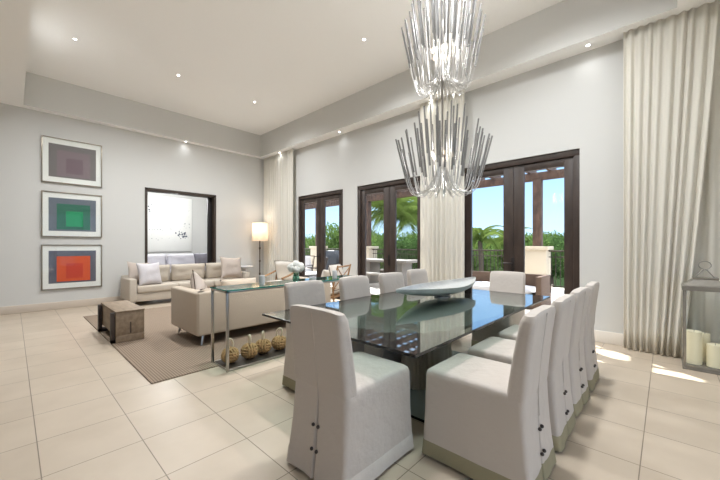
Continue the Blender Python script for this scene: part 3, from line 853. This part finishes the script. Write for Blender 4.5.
c0b = make_chair('slip-covered chair second from the viewer on the right side of the table', M['band'], 8.4, (-.85, 2.76, 0), PI / 2 + .01, H_)
dup(c0, (-.85, 3.38, 0), PI / 2 - .02, 'slip-covered chair third from the viewer on the right side of the table')
dup(c0b, (-.85, 4.02, 0), PI / 2 + .02, 'slip-covered chair farthest on the right side of the table, by the window wall')
dup(c0b, (-2.46, 2.10, 0), -PI / 2, 'slip-covered chair on the left side of the table behind the near end chair')
dup(c0, (-2.47, 2.86, 0), -PI / 2 + .02, 'slip-covered chair on the left side of the table, second from the near end')
dup(c0b, (-2.48, 3.6, 0), -PI / 2, 'slip-covered chair on the left side of the table, third from the near end')
dup(c0, (-2.6, 4.42, 0), -PI / 2 - .02, 'slip-covered chair on the left side of the table, farthest from the near end')
dup(c0b, (-1.68, 4.62, 0), PI, 'slip-covered chair at the far end of the table facing the viewer')
o = obj('folded_napkin', B(-.09, .09, -.14, .14, 0, .03, .01, 2), mat('grey_cloth', (150, 146, 142), .9)); o.location = (-.92, 2.76, .512)
bpy.data.objects.remove(o)

# ------------------------------------------------------------------ chandelier
CXc, CYc = -1.83, 3.3
t = thing('waterfall_chandelier', 'two tiered chandelier of clear glass rods with looping silver strands', 'chandelier', (CXc, CYc, ZC))
t.location = (CXc, CYc, 0)
b = bmesh.new(); tube(b, [(0, 0, 2.2), (0, 0, 4.98)], .012, 8); lathe(b, [(.07, 4.96), (.075, 4.999), (.02, 4.9995)], 20)
obj('stem', b, M['chrome'], t)
rnd = random.Random(11)
def rod_set(base, rings, spread, belly):
    # rings: (count, tip radius, tip z, rod length, lower radius)
    out = []
    for cnt, rt, zt, ln, rb in rings:
        for k in range(cnt):
            a = 2 * PI * (k + rnd.uniform(-.2, .2)) / cnt + rt * 5
            zt_ = base + zt + rnd.uniform(-.05, .05); c, s = math.cos(a), math.sin(a)
            zb_ = zt_ - ln
            tip = Vector((rt * c, rt * s, zt_)); low = Vector((rb * c, rb * s, zb_))
            zbel = base + belly + (.5 - rb) * .08
            d = (low - tip).normalized()
            bot = bezier(low, low + d * (zb_ - zbel) * .9, Vector((rb * .80 * c, rb * .80 * s, zbel - .06)), Vector((rb * .55 * c, rb * .55 * s, zbel + .01)), 9)
            up = bezier(bot[-1], bot[-1] + (bot[-1] - bot[-2]).normalized() * .08, Vector((.06 * c, .06 * s, base + .2)), Vector((.02 * c, .02 * s, base + .42)), 6)
            out.append((tip, low, bot + up[1:]))
    return out
LOW = rod_set(1.97, [(20, .52, .60, .42, .41), (16, .40, .74, .46, .32), (10, .27, .90, .50, .22), (6, .13, 1.02, .52, .11)], 0, .02)
UPP = rod_set(3.12, [(20, .45, .72, .42, .36), (16, .36, .92, .50, .29), (10, .24, 1.06, .52, .20), (6, .12, 1.16, .52, .1)], 0, .03)
XTRA = rod_set(3.12, [(14, .41, .82, .46, .33), (12, .30, 1.0, .5, .25)], 0, .03) + rod_set(1.97, [(8, .46, .67, .44, .37)], 0, .02)
def put_rod(br, bs, tip, low, path):
    tube(br, [tip, low], .011, 6, radii=[.009, .011]); tube(bs, path, .0038, 4)
for tip, low, path in LOW[:50] + UPP[:50]:
    br = bmesh.new(); bs = bmesh.new(); put_rod(br, bs, tip, low, path)
    r = obj('glass_rod', br, M['crystal'], t, 40); obj('strand', bs, M['strand'], r, 60)
br = bmesh.new(); bs = bmesh.new()
for tip, low, path in LOW[50:] + UPP[50:] + XTRA: put_rod(br, bs, tip, low, path)
r = obj('glass_rod', br, M['crystal'], t); r['kind'] = 'stuff'
s_ = obj('strand', bs, M['strand'], t); s_['kind'] = 'stuff'
for base in (1.97, 3.12):
    for k in range(5):
        a = 2 * PI * k / 5 + .4; x, y = .12 * math.cos(a), .12 * math.sin(a); z = base + .42
        b = bmesh.new(); lathe(b, [(.001, 0), (.010, .005), (.014, .025), (.008, .05), (.001, .065)], 10, x, y, z); obj('light_bulb', b, M['bulb'], t)
    l = bpy.data.lights.new('chandelier_light', 'POINT'); l.energy = 3; l.color = (1, .96, .92); l.shadow_soft_size = .12; l.specular_factor = .15
    lo = bpy.data.objects.new('chandelier_light', l); COL.objects.link(lo); lo.parent = t; lo.location = (0, 0, base + .55)
l = bpy.data.lights.new('ceiling_fill_light', 'POINT'); l.energy = 7; l.color = (1, .98, .95); l.shadow_soft_size = .25; l.specular_factor = .1  # extra unseen lamp inside the upper tier, added to brighten the ceiling
lo = bpy.data.objects.new('ceiling_fill_light', l); COL.objects.link(lo); lo.parent = t; lo.location = (0, 0, 3.95)

# ------------------------------------------------------------------ outside
YR = 12.3
structure('terrace_floor', B(-24, 8, YB + .26, YR + .5, -.3, -.03), M['terr'])
structure('terrace_floor', B(XR + .26, 10, -9, YB + .26, -.3, -.03), M['terr'])  # unseen terrace beyond the right windows, added to bounce daylight indoors
structure('ground_lawn', B(-140, 60, YR + .5, 160, -4.6, -4.3), M['lawn'])
PX = [3.0, -3.17 + .0, -7.03, -10.9, -14.75, -18.6]
PX[0] = .69
where = {0: 'right of the view', 1: 'seen through the nearest glass door', 2: 'behind the middle curtain', 3: 'seen through the middle glass door', 4: 'seen through the farthest glass door', 5: 'at the far end'}
for i, x in enumerate(PX[:5]):
    if i == 0: continue
    t = thing('balcony_pier', 'cream stucco balcony pier carrying a timber post, ' + where[i], 'pier', (x, YR - .1, -.03), 0, 'balcony piers')
    obj('shaft', B(-.33, .33, -.33, .33, 0, 1.3, .01), M['stone'], t)
    obj('cap', B(-.39, .39, -.39, .39, 1.3, 1.42, .015), M['stone'], t)
    obj('plinth', B(-.36, .36, -.36, .36, 0, .12, .01), M['stone'], t)
def railing(x0, x1, lab):
    t = thing('balcony_railing', lab, 'railing', ((x0 + x1) / 2, YR - .1, -.03), 0, 'balcony railings')
    L = (x1 - x0) / 2
    obj('top_rail', B(-L, L, -.035, .035, 1.24, 1.29, .008), M['rail'], t)
    obj('middle_rail', B(-L, L, -.015, .015, 1.05, 1.08, .004), M['rail'], t)
    obj('bottom_rail', B(-L, L, -.015, .015, .1, .13, .004), M['rail'], t)
    n = int(2 * L / .13)
    p0 = None
    for k in range(n):
        if p0 is None:
            p0 = obj('baluster', B(-.009, .009, -.009, .009, .12, 1.25), M['rail'], t); p = p0
        else:
            p = p0.copy(); COL.objects.link(p)
        p.location = (-L + 2 * L * (k + .5) / n, 0, 0)
railing(PX[1] + .33, .4, 'dark bronze balcony railing right of the pier in the nearest door')
railing(PX[2] + .33, PX[1] - .33, 'dark bronze balcony railing left of the pier in the nearest door')
railing(PX[3] + .33, PX[2] - .33, 'dark bronze balcony railing behind the stone table in the middle door')
railing(PX[4] + .33, PX[3] - .33, 'dark bronze balcony railing in the farthest door')
railing(-22, PX[4] - .33, 'dark bronze balcony railing at the far left end of the balcony')
# pergola
t = thing('pergola', 'brown timber pergola over the balcony', 'pergola', (0, 0, 0)); t.location = (-9, 9, 0)
def loc_(b): b.transform(Matrix.Translation((9, -9, 0))); return b
for i, x in enumerate(PX[1:5]):
    obj('post', loc_(B(x - .13, x + .13, YR - .23, YR + .03, 1.392, 3.66, .01)), M['perg'], t)
obj('outer_beam', loc_(B(-22, 1.2, YR - .2, YR, 3.62, 3.88, .01)), M['perg'], t)
obj('ledger_beam', loc_(B(-22, 1.2, YB + .27, YB + .39, 3.62, 3.88, .01)), M['perg'], t)
p0 = None; x = -21.4
while x < 1.2:
    if p0 is None: p0 = obj('rafter', B(-.05, .05, YB + .27 - 9, YR + .55 - 9, 3.88, 4.08, .006), M['perg'], t); p = p0
    else: p = p0.copy(); COL.objects.link(p)
    p.location = (x + 9, 0, 0); x += .62
p0 = None; y = YB + .6
while y < YR + .5:
    if p0 is None: p0 = obj('slat', B(-13, 10.2, -.03, .03, 4.08, 4.13), M['perg'], t); p = p0
    else: p = p0.copy(); COL.objects.link(p)
    p.location = (0, y - 9, 0); y += .42

# outdoor furniture
t = thing('outdoor_sofa', 'brown wicker outdoor sofa with white cushion through the nearest door', 'outdoor sofa', (-3.3, 8.4, -.03))
b = bmesh.new(); box(b, -1.3, 1.3, -.42, .42, 0, .3, .02); obj('base', b, M['wicker'], t)
obj('backrest', B(-1.3, 1.3, .3, .42, .3, .74, .02), M['wicker'], t)
for s in (-1, 1): obj('armrest', B(s * 1.24 - .06, s * 1.24 + .06, -.42, .42, .28, .74, .02), M['wicker'], t)
b = bmesh.new(); cushion(b, 2.3, .68, .18, .2, 14, T(0, -.06, .39)); obj('seat_cushion', b, M['owhite'], t, 80)
t = thing('outdoor_dining_table', 'grey stone outdoor dining table through the middle glass door', 'outdoor table', (-7.6, 9.6, -.03))
obj('tabletop', B(-1.2, 1.2, -.5, .5, .84, .93, .01), M['ostone'], t)
for x in (-.75, .75): obj('pedestal', B(x - .14, x + .14, -.3, .3, 0, .84, .01), M['ostone'], t)
def bench(loc, lab):
    t = thing('outdoor_bench', lab, 'bench', loc, 0, 'benches at the outdoor table')
    obj('seat', B(-1.0, 1.0, -.2, .2, .42, .48, .008), M['ostone'], t)
    for x in (-.8, .8): obj('leg', B(x - .05, x + .05, -.17, .17, 0, .42, .005), M['rail'], t)
bench((-7.6, 8.75, -.03), 'grey bench on the house side of the outdoor stone table')
bench((-7.6, 10.45, -.03), 'grey bench on the railing side of the outdoor stone table')
t = thing('covered_grill', 'outdoor grill under a dark cover through the farthest door', 'grill', (-10.6, 9.6, -.03))
b = bmesh.new(); rings = []
for z, hx_, hy_ in ((0, .62, .36), (.5, .6, .34), (.9, .58, .33), (1.05, .5, .3), (1.2, .4, .22), (1.24, .25, .12)):
    rings.append([(x * (1 + .04 * math.sin(9 * i)), y, z) for i, (x, y, _) in enumerate(rrect(hx_, -hy_, hy_, .1, 2, z, .08, 0, 10))])
loft(b, rings); obj('cover', b, M['cover'], t, 60)
def ochair(loc, rz, lab, first=[None]):
    if first[0]: return dup(first[0], loc, rz, lab)
    t = thing('outdoor_lounge_chair', lab, 'outdoor chair', loc, rz, 'outdoor lounge chairs')
    b = bmesh.new()
    for s in (-1, 1):
        tube(b, [(s * .36, .34, 0), (s * .36, .34, .6), (s * .36, -.36, .62), (s * .36, -.36, 0)], .02, 6); tube(b, [(s * .36, -.33, .35), (s * .36, -.5, 1.0)], .02, 6)
    tube(b, [(-.36, -.5, 1.0), (.36, -.5, 1.0)], .02, 6); box(b, -.36, .36, -.34, .36, .28, .32)
    for k in range(5): tube(b, [(-.3 + .15 * k, -.34, .35), (-.3 + .15 * k, -.5, 1.0)], .01, 5)
    obj('frame', b, M['rail'], t)
    b = bmesh.new(); cushion(b, .66, .66, .16, .25, 10, T(0, 0, .4)); obj('seat_cushion', b, M['owhite'], t, 80)
    b = bmesh.new(); cushion(b, .64, .6, .14, .3, 10, T(0, -.33, .72, PI / 2 - .24 + PI)); obj('back_cushion', b, M['owhite'], t, 80)
    first[0] = t; return t
ochair((-9.6, 7.7, -.03), PI * .8, 'outdoor lounge chair with white cushions in front of the covered grill')
ochair((-11.2, 8.3, -.03), PI * 1.1, 'outdoor lounge chair with white cushions left of the covered grill')

# vegetation
def crown_mesh(seed, R, hz, n, leaf):
    rnd = random.Random(seed); bm = bmesh.new()
    blobs = [(Vector((rnd.uniform(-.6, .6) * R, rnd.uniform(-.6, .6) * R, rnd.uniform(-.35, .55) * hz)), rnd.uniform(.35, .6) * R) for _ in range(13)]
    for i in range(n):
        c, r = rnd.choice(blobs); d = Vector((rnd.gauss(0, 1), rnd.gauss(0, 1), rnd.gauss(0, 1))).normalized()
        p = c + d * r * rnd.uniform(.65, 1.05); d2 = (d + Vector((rnd.gauss(0, .5), rnd.gauss(0, .5), rnd.gauss(0, .5)))).normalized()
        q = d2.orthogonal().normalized(); w = d2.cross(q); s = leaf * rnd.uniform(.6, 1.3); an = rnd.uniform(0, 6.28)
        u = q * math.cos(an) + w * math.sin(an); v = d2.cross(u)
        bm.faces.new([bm.verts.new(p + x) for x in (-u * s, -v * s * .45, u * s, v * s * .45)])
    return bm
protos = []
def tree(x, y, zt, R, seed, lab):
    """zt: height of the crown top"""
    k = seed % 3
    t = thing('broadleaf_tree', lab, 'tree', (x, y, -4.3), 0, 'trees beyond the balcony')
    if len(protos) < 3:
        b = crown_mesh(seed, 2.6, 2.4, 5200, .17); c = obj('foliage', b, M['foliage'] if k != 1 else M['foliage2'], t); protos.append(c)
    else:
        c = protos[k].copy(); COL.objects.link(c); c.parent = t
    c.rotation_euler = (0, 0, seed * 1.3); s = R / 2.6; c.scale = (s, s, s * 1.6); c.location = (0, 0, zt + 4.3 - 4.0 * s)
    b = bmesh.new(); tube(b, [(0, 0, 0), (.1, .05, 2), (0, 0, zt + 4.3 - 2.3 * s)], .16, 8, radii=[.22, .17, .1]); obj('trunk', b, M['bark'], t)
def frond_mesh(seed, L):
    rnd = random.Random(seed); bm = bmesh.new(); pts = bezier((0, 0, 0), (L * .3, 0, L * .3), (L * .7, 0, L * .28), (L * .98, 0, -L * .28), 22)
    tube(bm, pts, .02, 4, radii=[.028 * (1 - i / 26) for i in range(23)])
    for i in range(2, 23):
        for side in (-1, 1):
            for h in (0, .5):
                p = pts[i] if h == 0 or i == 22 else pts[i].lerp(pts[i + 1], .5)
                u = i / 22; ll = L * .30 * math.sin(PI * min(1, .15 + u * .85)) ** .6 * rnd.uniform(.85, 1.1) + .05
                d = Vector((.55, side * .9, -.35 - .25 * rnd.random())).normalized(); e = p + d * ll + Vector((0, 0, -ll * .25)); m_ = p + d * ll * .5 + Vector((0, 0, ll * .04))
                w = Vector((.022, 0, .01))
                v = [bm.verts.new(q) for q in (p - w, m_ - w * 1.3, e, m_ + w * 1.3, p + w)]
                bm.faces.new(v)
    return bm
fr = []
def palm(x, y, zt, L, seed, lab, nf=17, grp='palm trees beyond the balcony'):
    rnd = random.Random(seed)
    t = thing('palm_tree', lab, 'palm', (x, y, -4.3), 0, grp); hh = zt + 4.3
    b = bmesh.new(); tube(b, [(.3, 0, 0), (.1, .1, hh * .5), (0, 0, hh)], .14, 10, radii=[.2, .15, .13]); obj('trunk', b, M['bark'], t)
    for k in range(nf):
        if not fr: f = obj('palm_frond', frond_mesh(1, 2.6), M['frond'], t, 60); fr.append(f)
        else: f = fr[0].copy(); COL.objects.link(f); f.parent = t
        s = L / 2.6 * rnd.uniform(.85, 1.1); f.scale = (s, s, s); f.location = (0, 0, hh)
        el = [.75, .3, -.15][k % 3] + rnd.uniform(-.15, .15)
        f.rotation_euler = (rnd.uniform(-.2, .2), -el, 2 * PI * k / nf * 1.0 + rnd.uniform(-.2, .2) + (k % 3) * .7)
def xy(px, depth):   # direction of sight line px at camera-space depth
    a = (px - 360) / 326.3; return (a * .7296 * depth - .684 * depth, a * .684 * depth + .7296 * depth)
x_, y_ = xy(392, 18.8); palm(x_, y_, 3.0, 2.5, 2, 'large palm tree just beyond the balcony in the middle door', 21)
x_, y_ = xy(424, 22.0); palm(x_, y_, 3.2, 2.4, 3, 'palm tree at the right of the middle door', 17)
for i, (px, dp, zt) in enumerate([(480, 19.5, 2.3), (509, 21, 2.2)]):
    x_, y_ = xy(px, dp); palm(x_, y_, zt - .6, 1.5, 5 + i, ['small palm in the tree line left of the timber post', 'small palm nearest the door stile in the tree line', 'small palm beside the middle curtain edge'][i], 15)
desc = ['tree in the far tree line through the %s, %s']
k = 0
rows = []
for r_, (dp, step, off) in enumerate(((25, 58, 4), (31, 47, 24), (37, 39, 8), (43, 34, 20))):
    px = 292 + off
    while px < 605:
        if not (r_ == 0 and px < 350): rows.append((px, dp + random.uniform(-.4, .4), 2.5 + .3 * r_ + random.uniform(-.25, .35)))
        px += step
rows.append((334, 24.5, 3.5))
TL = {}
for i, (px, dp, zt) in enumerate(rows):
    x_, y_ = xy(px, dp)
    lab = 'broadleaf tree in the distant tree line seen through the %s glass door' % ('farthest' if px < 350 else 'middle' if px < 440 else 'nearest')
    tree(x_, y_, zt, 1.75, i, lab)
    bpy.data.objects  # noqa
# give each run of look-alike trees one shared group
for o in COL.objects:
    if o.name.startswith('broadleaf_tree'):
        o['group'] = 'distant trees seen ' + o['label'].split('seen ')[1]

# ------------------------------------------------------------------ sun, sky
sun = bpy.data.lights.new('sun', 'SUN'); sun.energy = 5.5; sun.angle = math.radians(.6); sun.color = (1, .96, .9)
so = bpy.data.objects.new('sun', sun); COL.objects.link(so)
el = math.radians(52); dvec = Vector((.83 * math.cos(el), -.56 * math.cos(el), -math.sin(el)))
so.rotation_euler = dvec.to_track_quat('-Z', 'Y').to_euler()
w = bpy.data.worlds.new('sky'); scn.world = w; w.use_nodes = True
nt = w.node_tree; bg = nt.nodes['Background']
tc = nt.nodes.new('ShaderNodeTexCoord'); sx = nt.nodes.new('ShaderNodeSeparateXYZ'); cr = nt.nodes.new('ShaderNodeValToRGB')
nt.links.new(tc.outputs['Generated'], sx.inputs[0]); nt.links.new(sx.outputs['Z'], cr.inputs[0]); nt.links.new(cr.outputs[0], bg.inputs[0])
e = cr.color_ramp.elements; e[0].position = 0; e[0].color = lin((176, 205, 230)); e[1].position = .8; e[1].color = (2.2, 2.3, 2.5, 1)
m_ = cr.color_ramp.elements.new(.25); m_.color = lin((126, 170, 220))
m_ = cr.color_ramp.elements.new(.5); m_.color = (1.75, 1.8, 1.9, 1)
bg.inputs[1].default_value = .74

# ------------------------------------------------------------------ camera
cam = bpy.data.cameras.new('camera'); co = bpy.data.objects.new('camera', cam); COL.objects.link(co)
co.location = (0, 0, 1.4); cam.sensor_width = 36; cam.lens = 36 * 326.3 / 720; cam.shift_y = 6 / 720; cam.clip_start = .05; cam.clip_end = 500
co.rotation_euler = (PI / 2, 0, math.atan2(.684, .7296))
scn.camera = co
scn.view_settings.view_transform = 'Standard'; scn.view_settings.look = 'None'
scn.view_settings.gamma = 1; scn.view_settings.use_curve_mapping = False
scn.view_settings.exposure = 1.62
scn.cycles.use_denoising = True
scn.cycles.max_bounces = 10; scn.cycles.diffuse_bounces = 6; scn.cycles.glossy_bounces = 4; scn.cycles.transparent_max_bounces = 24
scn.cycles.sample_clamp_indirect = 6; scn.cycles.caustics_reflective = False; scn.cycles.caustics_refractive = False
